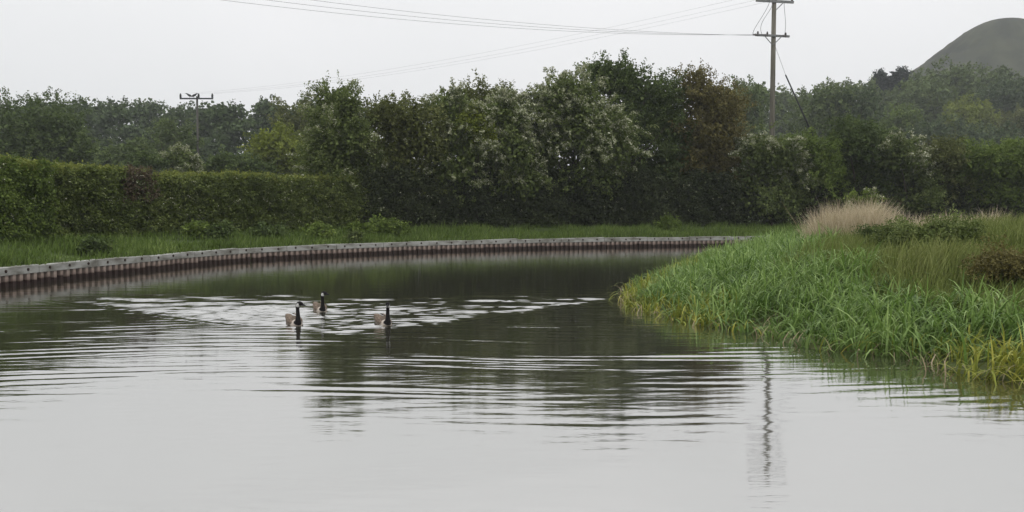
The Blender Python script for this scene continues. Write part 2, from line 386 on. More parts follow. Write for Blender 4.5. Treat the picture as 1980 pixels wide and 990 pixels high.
# ------------------------------------------------------------------ sheet piling along the canal
def pile_mat():
    m, nt, o = new_mat("rusted_sheet_pile"); L = nt.links.new
    g_ = nt.nodes.new("ShaderNodeNewGeometry"); s_ = nt.nodes.new("ShaderNodeSeparateXYZ")
    n_ = nt.nodes.new("ShaderNodeTexNoise"); n_.inputs["Scale"].default_value = 5; n_.inputs["Detail"].default_value = 6
    oi = nt.nodes.new("ShaderNodeObjectInfo")
    a_ = nt.nodes.new("ShaderNodeMath"); a_.operation = 'MULTIPLY_ADD'; a_.inputs[1].default_value = 0.10
    b_ = nt.nodes.new("ShaderNodeMath"); b_.operation = 'MULTIPLY_ADD'; b_.inputs[1].default_value = 0.05
    r_ = ramp(nt, [(0.0, (0.026, 0.017, 0.015)), (0.50, (0.034, 0.021, 0.018)), (0.60, (0.20, 0.15, 0.125)), (1.0, (0.38, 0.31, 0.265))])
    mr_ = nt.nodes.new("ShaderNodeMapRange"); mr_.inputs["From Min"].default_value = 0.0; mr_.inputs["From Max"].default_value = 0.40
    p = nt.nodes.new("ShaderNodeBsdfPrincipled"); p.inputs["Roughness"].default_value = 0.75; p.inputs["Specular IOR Level"].default_value = 0.15
    L(g_.outputs["Position"], s_.inputs[0]); L(g_.outputs["Position"], n_.inputs["Vector"])
    L(n_.outputs["Fac"], a_.inputs[0]); L(s_.outputs["Z"], a_.inputs[2]); L(oi.outputs["Random"], b_.inputs[0]); L(a_.outputs[0], b_.inputs[2])
    L(b_.outputs[0], mr_.inputs["Value"]); L(mr_.outputs[0], r_.inputs[0]); L(r_.outputs[0], p.inputs["Base Color"]); L(p.outputs[0], o.inputs[0])
    return m
M["pile"] = pile_mat()
M["coping"] = noise_mat("grey_coping_board", (0.12, 0.115, 0.095), (0.31, 0.31, 0.29), 1.6, stretch=(1, 1, 3), rough=0.8, bump=0.4, lo=0.30, hi=0.60)
M["bolt"] = noise_mat("rusty_bolt", (0.020, 0.015, 0.012), (0.045, 0.030, 0.022), 20)
S0, S1 = bank_s(-40) - 6.0, bank_s(1640) + 2
PW = 0.29
npile = int((S1 - S0) / PW)
wall = empty("sheet_piling", (*bank_at(S0), 0))
tag(wall, "rusty steel sheet piling with pale grey coping edging the outside of the canal bend", "retaining wall")
prof = [(-0.145, 0.0), (-0.085, 0.0), (-0.060, -0.110), (0.060, -0.110), (0.085, 0.0), (0.145, 0.0)]    # trapezoid corrugation, face to the water
def pile_mesh():
    V, F = [], []
    for z in (-0.7, 0.36):
        for x, y in prof: V.append((x, y, z))
        for x, y in prof[::-1]: V.append((x, y + 0.015, z))
    k = 12
    for i in range(k): F.append((i, (i + 1) % k, k + (i + 1) % k, k + i))
    for i in range(5): F.append((k + i, k + i + 1, k + 10 - i, k + 11 - i))
    me = bpy.data.meshes.new("pile"); me.from_pydata(V, [], F); me.materials.append(M["pile"]); me.update(); return me
pme = pile_mesh(); wl0 = np.array([*bank_at(S0), 0.0])
for i in range(npile):
    s = S0 + (i + 0.5) * PW; p = bank_at(s); t = bank_at(s + 0.1) - bank_at(s - 0.1)
    o = link("pile", pme, wall); o.location = (p[0] - wl0[0], p[1] - wl0[1], RNG.normal(0, 0.006))
    o.rotation_euler = (RNG.normal(0, 0.01), 0, math.atan2(t[1], t[0]) + RNG.normal(0, 0.012))
bolt_me = MB().lathe((0, 0, 0), [(0.048, 0), (0.048, 0.02), (0.03, 0.035)], 6, axis=(0, -1, 0)).mesh("bolt", M["bolt"])
SEG = 2.7; nseg = int((S1 - S0) / SEG)
for i in range(nseg):
    a = S0 + i * SEG + 0.012; b = S0 + (i + 1) * SEG - 0.012
    ss = np.linspace(a, b, 5); zt = 0.555 + RNG.normal(0, 0.010); tilt = RNG.normal(0, 0.012); V, F = [], []
    for j, s in enumerate(ss):
        z1 = zt + tilt * (j / 4 - 0.5) * 2
        sec = [(-0.140, 0.335), (-0.140, z1 - 0.012), (-0.128, z1), (0.13, z1 + 0.004), (0.13, 0.335)]
        for d, z in sec: q = bank_at(s, d); V.append((q[0] - wl0[0], q[1] - wl0[1], z))
    for j in range(4):
        for k in range(5): F.append((j * 5 + k, j * 5 + (k + 1) % 5, (j + 1) * 5 + (k + 1) % 5, (j + 1) * 5 + k))
    F += [(0, 1, 2, 3, 4)[::-1], tuple(20 + k for k in range(5))]
    me = bpy.data.meshes.new("coping_board"); me.from_pydata(V, [], F); me.materials.append(M["coping"]); me.update()
    cb = link("coping_board", me, wall)
    for f in (0.17, 0.5, 0.83):
        s = a + (b - a) * f; q = bank_at(s, -0.139); t = bank_at(s + 0.1) - bank_at(s - 0.1)
        o = link("bolt", bolt_me, cb); o.location = (q[0] - wl0[0], q[1] - wl0[1], 0.46 + RNG.normal(0, 0.008)); o.rotation_euler = (0, 0, math.atan2(t[1], t[0]))

# ------------------------------------------------------------------ foliage builders
def leaf_quads(P, A, size, aspect, rng, up=0.7):
    """diamond leaves: P base (n,3), A axis (n,3), size (n,)"""
    n = len(P); N = unit(rng.normal(0, 1, (n, 3)) + np.array([0, 0, up])); A = unit(A)
    Sd = unit(np.cross(A, N)); Lh = size[:, None]; w = Lh * aspect
    mid = P + A * Lh * 0.5; tip = P + A * Lh; tip[:, 2] -= size * 0.12
    V = np.stack([P, mid + Sd * w, tip, mid - Sd * w], 1).reshape(-1, 3)
    return V, np.arange(4 * n).reshape(-1, 4)
def sprays(Sp, Dr, Ln, m, droop, jit, rng, size, aspect=0.42, up=0.7, t0=0.05):
    n = len(Sp); t = rng.uniform(t0, 1, (n, m, 1)) ** 0.8
    P = Sp[:, None] + Dr[:, None] * Ln[:, None, None] * t
    P[..., 2] -= (droop[:, None] * Ln[:, None] * t[..., 0] ** 2)
    T = Dr[:, None] - np.array([0, 0, 1.0]) * (2 * droop[:, None, None] * t)
    P = P + rng.normal(0, jit, P.shape)
    A = unit(T + rng.normal(0, 0.8, P.shape))
    sz = size * rng.uniform(0.65, 1.25, (n, m)) * (1.1 - 0.35 * t[..., 0])
    V, F = leaf_quads(P.reshape(-1, 3), A.reshape(-1, 3), sz.ravel(), aspect, rng, up)
    return V, F, t[..., 0]
def catV(parts):
    Vs, Fs, b = [], [], 0
    for V, F in parts: Vs.append(V); Fs.append(F + b); b += len(V)
    return np.concatenate(Vs), np.concatenate(Fs)

def crown_mesh(name, blobs, nleaf, leaf, mat, seed, blossom=0.0, upb=0.5, droop=0.25, slen=0.9, shoots=0, clump=1.0, low=-0.55, inner=0.35, bz=None, per=26):
    """blobs: list of (c(3), r(3)). Clumps sit on the blobs; sprays of leaves grow out of the clumps. Returns leaf mesh, blossom mesh or None"""
    rng = np.random.default_rng(seed); parts, tints, bparts, btint = [], [], [], []
    W = np.array([np.prod(r) ** (2 / 3) for c, r in blobs]); W = W / W.sum()
    for (c, r), w in zip(blobs, W):
        c = np.array(c); r = np.array(r); rm = float(np.prod(r) ** (1 / 3))
        nl = int(0.80 * nleaf * w); ns = max(6, int(nl * (1 - inner) / per)); K = max(5, int(6.0 * rm / clump + 6))
        u = unit(rng.normal(0, 1, (K * 3, 3))); u = u[u[:, 2] > low + rng.uniform(-0.25, 0.25, len(u))][:K]; K = len(u)
        rad = rng.uniform(0.62, 0.98, (K, 1)); cc = c + u * r * rad
        ctint = rng.normal(0, 0.13, K)
        k = rng.integers(0, K, ns)
        S = cc[k] + np.clip(rng.normal(0, 1, (ns, 3)), -1.6, 1.6) * 0.17 * rm * clump ** 0.5 - u[k] * 0.12 * rm
        D = unit(u[k] + np.array([0, 0, upb]) + rng.normal(0, 0.40, (ns, 3)))
        Ln = slen * rng.uniform(0.55, 1.3, ns); dr = droop * rng.uniform(0.4, 1.6, ns)
        V, F, t = sprays(S, D, Ln, per, dr, leaf * 0.55, rng, leaf)
        parts.append((V, F)); tints.append((0.42 + ctint[k][:, None] + rng.normal(0, 0.10, (ns, 1)) + rng.normal(0, 0.14, t.shape) + 0.18 * t).ravel())
        if shoots:
            q = int(shoots * w) + 1; uu = unit(rng.normal(0, 1, (q, 3)) * [1, 1, 0.4] + [0, 0, 0.8]); S2 = c + uu * r * 0.9
            D2 = unit(uu * 0.5 + [0, 0, 1] + rng.normal(0, 0.22, (q, 3)))
            V, F, t = sprays(S2, D2, slen * rng.uniform(0.6, 1.2, q), 24, 0.12 * np.ones(q), leaf * 0.35, rng, leaf * 0.9)
            parts.append((V, F)); tints.append((0.5 + rng.normal(0, 0.15, t.shape)).ravel())
        ni = int(nl * inner); uu = unit(rng.normal(0, 1, (ni, 3))); rad = rng.uniform(0.05, 0.80, (ni, 1)) ** 0.6
        P = c + uu * r * rad
        V, F = leaf_quads(P, rng.normal(0, 1, P.shape), leaf * 1.5 * rng.uniform(0.7, 1.2, ni), 0.5, rng, 0.4)
        parts.append((V, F)); tints.append(0.42 + rng.normal(0, 0.15, ni))
        if blossom > 0:
            bs = rng.uniform(0, 1, ns) < 2.8 * blossom * np.clip(0.8 + 2.2 * rng.normal(0, 0.35, K), 0, 1.6)[k]
            if bz is not None: bs &= (S[:, 2] > bz)
            if bs.any():
                V, F, t = sprays(S[bs], D[bs], Ln[bs] * 1.03, 34, dr[bs] * 0.85, leaf * 0.40, rng, leaf * 0.82, 0.55, 1.6, 0.30)
                V = V + np.array([0, 0, leaf * 0.35]); bparts.append((V, F)); btint.append(np.clip(0.5 + rng.normal(0, 0.25, t.size), 0, 1))
    V, F = catV(parts); me = mesh_np(name, V, F, mat, np.clip(np.concatenate(tints), 0, 1)); bm = None
    if bparts:
        V, F = catV(bparts); bm = mesh_np("blossom", V, F, M["blossom"], np.concatenate(btint))
    return me, bm

def trunk_mb(base, blobs, r0, seed, n=7):
    rng = np.random.default_rng(seed); mb = MB(); base = np.array(base, float)
    top = max(blobs, key=lambda b: b[0][2])[0]; top = np.array(top)
    fork = base + (top - base) * 0.32 + rng.normal(0, 0.12, 3) * [1, 1, 0]
    mb.tube([base - [0, 0, 0.3], base + [0, 0, 0.15], (base + fork) / 2 + rng.normal(0, 0.06, 3), fork, (fork + top) / 2 + rng.normal(0, 0.15, 3), top], [r0 * 1.25, r0 * 1.05, r0 * 0.85, r0 * 0.7, r0 * 0.4, r0 * 0.12], n)
    for c, r in blobs:
        c = np.array(c)
        for q in range(2):
            e = c + rng.normal(0, 0.5, 3) * np.array(r) * 0.7
            m_ = (fork + e) / 2 + rng.normal(0, 0.15, 3) + [0, 0, 0.2]
            mb.tube([fork + (m_ - fork) * 0.02, m_, e], [r0 * 0.42, r0 * 0.26, r0 * 0.07], 5)
    return mb

def tree(name, label, cat, Y, pxblobs, style, nleaf, seed, base_px=None, group=None, zg=None, leaf=None, depth=0.9, trunk_r=None, wide=1.15, **kw):
    """pxblobs: (px, py, half width px, half height px[, extra depth m]) read from the photo, placed at distance Y with real sizes"""
    k = Y / FPX; bl = []
    for b in pxblobs:
        p = at(b[0], b[1], Y + (b[4] if len(b) > 4 else (0.5 if b[1] > 325 else -0.9) * (52 < Y < 70 or 44 < Y <= 52))); bl.append((p, (b[2] * k * wide, max(0.5, depth * b[2] * k), b[3] * k)))
    bx = base_px if base_px is not None else float(np.mean([b[0] for b in pxblobs]))
    pb = at(bx, 400, Y); z0 = land_z(pb[0], pb[1]) if zg is None else zg
    root = empty(name, (pb[0], pb[1], z0)); tag(root, label, cat, group)
    off = np.array([pb[0], pb[1], z0]); bl = [(c - off, r) for c, r in bl]
    lf = leaf if leaf else max(0.09, 0.00255 * Y)
    hgt = max(c[2] + r[2] for c, r in bl)
    me, bm = crown_mesh("crown", bl, nleaf, lf, M[style], seed, **kw)
    link("crown", me, root)
    if bm: link("blossom", bm, root)
    trunk_mb((0, 0, 0), bl, trunk_r or max(0.07, 0.018 * hgt), seed + 1).build("trunk", M["bark"], root, smooth=True)
    return root

# ------------------------------------------------------------------ clipped hedge on the left bank
def hedge(name, label, cat, px0, px1, d, thick, ztop, style, nleaf, seed, leaf=0.115, blossom=0, zb=None, topvar=0.08, topstyle=None, shoot=0.35):
    rng = np.random.default_rng(seed); s0, s1 = bank_s(px0, d), bank_s(px1, d)
    o0 = bank_at((s0 + s1) / 2, d + thick / 2); root = empty(name, (o0[0], o0[1], 0.95)); tag(root, label, cat); off = np.array([o0[0], o0[1], 0.95])
    zb = 0.9 if zb is None else zb
    ph = rng.uniform(0, 6, 8)
    def bulge(s, z): return 0.13 * np.sin(s * 1.9 + ph[0] + z) + 0.10 * np.sin(s * 4.3 + ph[1] - z * 2) + 0.08 * np.sin(z * 5 + s * 2.2 + ph[2])
    def top(s): return ztop + topvar * (np.sin(s * 1.3 + ph[3]) + 0.6 * np.sin(s * 3.7 + ph[4]))
    def pts(s, dd, z): q = bank_at(s, 0); nn = np.stack([np.interp(s, BS, BN[:, 0]), np.interp(s, BS, BN[:, 1])], -1); return np.c_[q + nn * dd[:, None], z], nn
    parts, tin = [], []
    # front face: short sprays growing out towards the water
    per = 14; n = int(nleaf * 0.62 / per); s = rng.uniform(s0, s1, n); z = zb + (top(s) - zb) * rng.uniform(0, 1, n)
    dd = d + bulge(s, z) + rng.uniform(0.05, 0.28, n); P, nn = pts(s, dd, z)
    D = unit(np.c_[-nn, np.zeros(n)] * 0.8 + [0, 0, 0.35] + rng.normal(0, 0.5, (n, 3)))
    V, F, t = sprays(P, D, rng.uniform(0.2, 0.5, n), per, 0.25 * np.ones(n), leaf * 0.5, rng, leaf); parts.append((V, F))
    patch = 0.12 * np.sin(s * 0.8 + ph[5]) + 0.1 * np.sin(s * 2.9 + z * 3 + ph[6])
    tin.append((0.40 + patch[:, None] + rng.normal(0, 0.10, (n, 1)) + rng.normal(0, 0.14, t.shape) + 0.12 * t).ravel())
    # top: upright young shoots, fresher
    n2 = int(nleaf * 0.26 / per); s = rng.uniform(s0, s1, n2); P, nn = pts(s, d + rng.uniform(0.05, thick, n2), top(s) - rng.uniform(0.02, 0.25, n2))
    D = unit(np.array([0, 0, 1.0]) + rng.normal(0, 0.45, (n2, 3)))
    V, F, t = sprays(P, D, shoot * rng.uniform(0.4, 1.3, n2), per, 0.15 * np.ones(n2), leaf * 0.45, rng, leaf)
    tops = (V, F); ttop = np.clip((0.55 + rng.normal(0, 0.12, (n2, 1)) + rng.normal(0, 0.13, t.shape)).ravel(), 0, 1)
    # inside
    n3 = int(nleaf * 0.25); s = rng.uniform(s0, s1, n3); z = zb + (top(s) - 0.15 - zb) * rng.uniform(0, 1, n3)
    P, nn = pts(s, d + rng.uniform(0.25, thick, n3), z)
    V, F = leaf_quads(P, rng.normal(0, 1, P.shape), leaf * 1.7 * rng.uniform(0.7, 1.3, n3), 0.5, rng, 0.3); parts.append((V, F)); tin.append(0.40 + rng.normal(0, 0.14, n3))
    V, F = catV(parts); link("foliage", mesh_np("foliage", V - off, F, M[style], np.clip(np.concatenate(tin), 0, 1)), root)
    tag(link("top_growth", mesh_np("top_growth", tops[0] - off, tops[1], M[topstyle or style], ttop), root), kind="stuff")
    if blossom:
        s = rng.uniform(s0, s1, blossom); z = zb + (top(s) - zb) * rng.uniform(0.15, 0.97, blossom); P, nn = pts(s, d + bulge(s, z) - rng.uniform(0.0, 0.2, blossom), z)
        D = unit(np.c_[-nn, np.zeros(blossom)] + rng.normal(0, 0.5, (blossom, 3)))
        V, F, t = sprays(P, D, 0.22 * np.ones(blossom), 5, 0.3 * np.ones(blossom), 0.03, rng, leaf * 0.45, 0.6, 1.2)
        link("blossom", mesh_np("blossom", V - off, F, M["blossom"], np.clip(0.45 + rng.normal(0, 0.25, t.size), 0, 1)), root)
    mb = MB()                                              # stems
    for s in np.arange(s0, s1, 0.55):
        q = bank_at(s + rng.normal(0, 0.1), d + thick * 0.55); e = np.array([q[0], q[1], 0.8]) - off
        mb.tube([e, e + [rng.normal(0, 0.1), rng.normal(0, 0.1), 1.4], e + [rng.normal(0, 0.2), rng.normal(0, 0.2), ztop - 1.15]], [0.05, 0.035, 0.012], 5)
    tag(mb.build("stems", M["bark"], root), kind="stuff")
    return root
hedge("hedge", "bright leafy hedge end bulging out at the left edge of the picture", "hedge", -60, 100, 4.7, 2.4, 3.92, "fresh", 26000, 101, blossom=24, topvar=0.07, topstyle="hedgetop")
hedge("hedge", "long clipped hawthorn hedge with flat yellowish green top along the left bank", "hedge", 92, 276, 5.5, 1.9, 3.82, "hedge", 26000, 102, blossom=30, topvar=0.06, topstyle="hedgetop")
hedge("shrub", "reddish brown leaved shrub growing through the top of the clipped hedge", "shrub", 252, 300, 5.30, 1.2, 3.82, "brown", 2600, 103, blossom=8, topvar=0.08, zb=2.5)
hedge("hedge", "clipped dark green hedge running from the brown shrub to the tall trees", "hedge", 272, 735, 5.5, 1.9, 3.78, "hedge", 60000, 104, blossom=80, topvar=0.06, topstyle="hedgetop")
hedge("hedge", "dark shaded undergrowth hedge at the foot of the tall blossoming trees", "hedge", 700, 1425, 5.4, 3.4, 4.2, "shade_dark", 88000, 105, leaf=0.15, blossom=80, topvar=0.3, topstyle="shade_dark")
hedge("hedge", "dark undergrowth below the bushes at right, behind the straw", "hedge", 1415, 2060, 5.8, 3.0, 4.0, "shade_dark", 30000, 106, leaf=0.16, topvar=0.3, topstyle="shade_dark")

# ------------------------------------------------------------------ tall hedgerow trees beyond the bend
def dist(px, d): 
    s = bank_s(px, d); return float(bank_at(s, d)[1])
tree("hawthorn_tree", "pale tipped hawthorn with spiky top at the left end of the tall hedgerow", "tree", dist(650, 7.5), [(655, 205, 42, 42), (662, 262, 58, 52), (635, 322, 46, 52), (695, 330, 52, 56)], "haw", 30000, 201, blossom=0.10, shoots=90, upb=0.8)
tree("hedgerow_tree", "dense dull olive green bush tree between two pale hawthorns", "tree", dist(775, 7.0), [(762, 232, 58, 42), (745, 300, 55, 55), (808, 268, 55, 62), (785, 352, 68, 50)], "olive", 34000, 202, shoots=90, slen=0.7, blossom=0.01)
tree("hawthorn_tree", "light green hawthorn with creamy blossom and a yellowish patch", "tree", dist(885, 6.6), [(890, 255, 46, 46), (872, 325, 55, 52), (915, 290, 40, 48), (862, 215, 40, 34), (900, 375, 50, 45)], "haw", 30000, 203, blossom=0.42, shoots=30, bz=2.6)
tree("hedgerow_tree", "bright yellow green young tree top beside the pink white hawthorn", "tree", dist(905, 6.0), [(915, 236, 30, 30), (928, 268, 22, 22)], "yellow", 7000, 204, slen=0.6)
tree("hedgerow_tree", "rounded olive crown rising behind the light green hawthorn", "tree", dist(915, 11.0), [(905, 196, 55, 34), (965, 205, 50, 30), (930, 250, 70, 50), (1010, 290, 75, 60)], "olive", 24000, 205, shoots=60, slen=0.7)
tree("hawthorn_tree", "hawthorn thick with pinkish white blossom left of the largest tree", "tree", dist(980, 7.4), [(972, 235, 46, 46, -2.4), (985, 292, 44, 42, -2.6), (950, 345, 52, 48, -1.6), (1010, 350, 40, 42, -1.6)], "haw", 30000, 206, blossom=0.85, slen=0.8, bz=2.5)
tree("hawthorn_tree", "broad cream flowered hawthorn under the tallest treetop", "tree", dist(1110, 6.6), [(1080, 215, 72, 52), (1140, 252, 82, 52), (1060, 285, 56, 46), (1165, 296, 62, 40), (1105, 185, 60, 36), (1120, 350, 90, 50)], "haw", 52000, 207, blossom=0.42, shoots=60, slen=0.95, droop=0.45, bz=3.3)
tree("hedgerow_tree", "tallest dark green tree with ragged top in the hedgerow", "tree", dist(1230, 9.0), [(1180, 152, 52, 40), (1236, 186, 62, 46), (1285, 235, 48, 56), (1215, 255, 62, 56), (1300, 320, 44, 64), (1230, 340, 80, 60)], "dark", 52000, 208, shoots=120, slen=1.15, upb=0.7)
tree("hedgerow_tree", "bronze brown leaved tree with thin upright tips in the hedgerow", "tree", dist(1375, 7.6), [(1345, 182, 38, 50), (1392, 205, 44, 40), (1372, 262, 62, 56), (1385, 335, 56, 56), (1340, 300, 40, 60)], "bronze", 36000, 209, shoots=130, slen=1.0, upb=0.9)
tree("hawthorn_tree", "white flowered hawthorn bush below the near power pole", "shrub", dist(1490, 6.0), [(1490, 300, 58, 42), (1455, 350, 60, 48), (1535, 330, 50, 40), (1490, 385, 80, 45)], "haw", 34000, 210, blossom=0.42, droop=0.4, shoots=20, bz=3.0)
tree("shrub", "low fresh green bush between the flowering hawthorn and a dark bush", "shrub", dist(1580, 6.4), [(1568, 290, 40, 30), (1590, 325, 42, 40), (1585, 375, 55, 42)], "fresh", 17000, 211, shoots=30)
tree("shrub", "tall dark bush standing highest in the right part of the hedgerow", "shrub", dist(1655, 6.8), [(1655, 272, 56, 44), (1630, 330, 50, 52), (1680, 345, 52, 56), (1655, 390, 70, 40)], "dark", 30000, 212, shoots=50)
tree("hawthorn_tree", "small hawthorn with white sprays on its dark front at right", "shrub", dist(1765, 6.0), [(1735, 300, 44, 34), (1770, 335, 42, 40), (1765, 385, 55, 40)], "haw", 22000, 213, blossom=0.45, bz=3.6)
tree("shrub", "dull green bush right of the small white flowered hawthorn", "shrub", dist(1825, 6.6), [(1818, 310, 42, 32), (1832, 360, 44, 46)], "olive", 16000, 214, shoots=30)
tree("shrub", "leafy light green bush at the right end of the hedgerow", "shrub", dist(1925, 6.2), [(1900, 312, 48, 36), (1955, 318, 52, 42), (1920, 372, 70, 46), (2005, 340, 50, 60)], "fresh", 34000, 215, shoots=50)

# ------------------------------------------------------------------ trees farther off
tree("broad_tree", "broad dark round tree behind the hedge at far left", "tree", 85, [(75, 245, 88, 52), (35, 290, 80, 46), (135, 275, 46, 50), (100, 320, 80, 40)], "dark", 26000, 301, slen=1.3, clump=1.5)
tree("willow_tree", "pale grey green willow left of the far power pole", "tree", 112, [(338, 275, 42, 42), (300, 300, 30, 30), (355, 310, 35, 30)], "farg", 9000, 302, slen=1.3)
tree("willow_tree", "small pale green bushy tree over the hedge left of the willow", "tree", 104, [(218, 312, 36, 26), (262, 300, 32, 36)], "farg", 7000, 303, slen=1.1)
tree("hawthorn_bush", "small round bush white with blossom beside the far pole", "shrub", 74, [(352, 312, 26, 24), (362, 330, 22, 18)], "haw", 9000, 304, blossom=0.6, slen=0.6)
tree("shrub", "low dark bush just above the hedge left of the round white bush", "shrub", 72, [(280, 316, 30, 16), (262, 326, 28, 14)], "dark", 6000, 305, slen=0.6)
tree("round_tree", "yellow green round tree standing before the far wood", "tree", 84, [(528, 282, 46, 38), (565, 312, 42, 34), (505, 320, 34, 30)], "yellow", 13000, 306, slen=0.9)
tree("shrub", "dark low bushes spread behind the hedge right of the far pole", "shrub", 78, [(440, 318, 40, 22), (490, 326, 40, 18), (415, 326, 24, 14)], "dark", 9000, 307, slen=0.8)
tree("thin_tree", "thin brownish tree half bare above the yellow green one", "tree", 100, [(585, 222, 44, 34), (600, 265, 44, 40), (560, 250, 34, 30)], "olive", 7000, 308, slen=1.4, inner=0.15)

def wood(name, label, cols, style, nper, seed, leaf, zrange, **kw):
    """a far wood that reads as one mass; cols: (px, py top)"""
    rng = np.random.default_rng(seed); bl = []
    for px, py in cols:
        Y = rng.uniform(*zrange); k = Y / FPX; rx = rng.uniform(25, 38); ry = rng.uniform(18, 27)
        pb = at(px, 400, Y); zg = land_z(pb[0], pb[1])
        y = py + ry * 0.8; n = 0
        ybot = 400 - (zg - CAMH) * FPX / Y
        while y < ybot - 6 and n < 7:
            p = at(px + rng.normal(0, 9), y, Y - n * 1.2); bl.append((p, (rx * k * rng.uniform(0.8, 1.25), rx * k, ry * k))); y += ry * rng.uniform(1.0, 1.6); n += 1
    me, _ = crown_mesh(name, bl, nper * len(bl), leaf, M[style], seed, inner=0.55, **kw)
    o = link(name, me); tag(o, label, "wood", kind="stuff"); return o
prng = np.random.default_rng(40)
cols = [(x + prng.normal(0, 8), float(np.interp(x, [-80, 0, 120, 200, 300, 400, 480, 560, 640, 720], [208, 206, 198, 197, 206, 203, 196, 203, 208, 214])) + prng.normal(0, 6)) for x in np.arange(-90, 730, 25)]
wood("woodland", "dark even wood along the skyline behind the left hedge", cols, "far", 800, 41, 0.45, (150, 185), slen=1.5, clump=1.3)
cols = [(x + prng.normal(0, 8), float(np.interp(x, [1400, 1450, 1520, 1600, 1680, 1760, 1850, 1930, 2060], [182, 172, 185, 172, 160, 150, 136, 142, 150])) + prng.normal(0, 6)) for x in np.arange(1400, 2070, 26)]
wood("woodland", "green wood climbing the lower slope of the spoil heap", cols, "farg", 520, 42, 0.75, (215, 260), slen=2.2, clump=1.4)
FG = "trees on the slope below the spoil heap"
for i, (lab, st, Y, bl) in enumerate([
    ("feathery light green tree just left of the near power pole", "farg", 140, [(1455, 195, 36, 28), (1440, 235, 40, 40)]),
    ("feathery tree right of the near power pole behind its stay", "farg", 150, [(1592, 196, 40, 32), (1570, 235, 45, 40)]),
    ("grey green round tree above the tall dark bush", "far", 150, [(1655, 215, 42, 40), (1640, 250, 45, 30)]),
    ("bright green small round tree in the dip right of the tall dark bush", "fresh", 165, [(1738, 238, 34, 26), (1725, 262, 30, 20)]),
    ("dull green round crown right of the pines", "farg", 205, [(1800, 188, 40, 30), (1790, 225, 42, 34)]),
    ("wide light green crown overlapping the foot of the bare heap", "farg", 220, [(1838, 155, 56, 28), (1850, 190, 55, 30)]),
    ("yellowish rounded crown in the middle of the right slope", "yellow", 190, [(1868, 226, 46, 30), (1900, 245, 36, 26)]),
    ("dark crown on the slope at the right edge", "far", 200, [(1945, 190, 48, 38), (1985, 220, 40, 40)]),
    ("dark rounded tree low on the right slope above the light green bush", "far", 160, [(1800, 258, 50, 24), (1920, 268, 55, 24), (1860, 270, 50, 22)]),
    ("brownish crown at the right edge below the dark crown", "olive", 175, [(1962, 250, 34, 30), (1990, 262, 30, 30)]),
]):
    tree("slope_tree", lab, "tree", Y, bl, st, 4200, 400 + i * 3, group=FG, slen=1.7, leaf=0.0029 * Y, clump=1.6, shoots=30)
for i, (lab, px, py, rx, ry) in enumerate([("blackish pine on the skyline, the left one of two", 1702, 152, 13, 13), ("blackish pine on the skyline, the right one next to the bare heap", 1738, 147, 17, 14)]):
    tree("pine_tree", lab, "tree", 235, [(px, py, rx, ry), (px - 4, py + 16, rx * 1.1, ry)], "pine", 3000, 450 + i, slen=1.2, leaf=0.5, group="dark pines on the skyline")

# ------------------------------------------------------------------ bank grass, reeds, straw
def blades(P, h, w, lean, mat, rng, name, seg=4, curl=0.6, tint=None, wind=(0.25, -0.1), off=None, bump=None):
    """curved tapering blades: P (n,3), h (n,), w (n,), lean (n,)"""
    n = len(P); az = rng.uniform(0, 2 * math.pi, n)
    D = np.c_[np.cos(az), np.sin(az)] * lean[:, None] + np.array(wind) * rng.uniform(0, 1, (n, 1)); nD = np.linalg.norm(D, axis=1)
    Sd = unit(np.c_[-D[:, 1], D[:, 0], np.zeros(n)] + rng.normal(0, 0.35, (n, 3)) * [1, 1, 0])
    V = []; cvar = rng.uniform(0.5, 1.5, n)
    for i in range(seg + 1):
        t = i / seg; bend = curl * cvar * t ** 2.2 * np.clip(nD, 0, 1.2)
        q = P + np.c_[D * (h * (0.35 * t + 0.75 * t * t))[:, None], h * (t - bend * 0.62 * t)]
        ww = w * (1 - t ** 2.2) * (0.7 + 0.3 * min(1, 4 * t)) + 0.0008
        V += [q - Sd * ww[:, None], q + Sd * ww[:, None]]
    V = np.stack(V, 1); k = 2 * (seg + 1); base = np.arange(n)[:, None] * k
    F = np.concatenate([np.stack([base[:, 0] + 2 * i, base[:, 0] + 2 * i + 1, base[:, 0] + 2 * i + 3, base[:, 0] + 2 * i + 2], -1)[:, None] for i in range(seg)], 1).reshape(-1, 4)
    V = V.reshape(-1, 3)
    tt = np.repeat(np.clip(tint if tint is not None else 0.5 + rng.normal(0, 0.2, n), 0, 1), seg)
    return mesh_np(name, V, F, M[mat], tt)
def clumpy(x, y, seed, sc):
    r = np.random.default_rng(seed); v = np.zeros_like(x)
    for i in range(8):
        a = r.uniform(0, 6.28); f = sc * r.uniform(0.5, 2.2); v += np.sin((x * math.cos(a) + y * math.sin(a)) * f + r.uniform(0, 6.28))
    return v / 4.0
rng = np.random.default_rng(77)
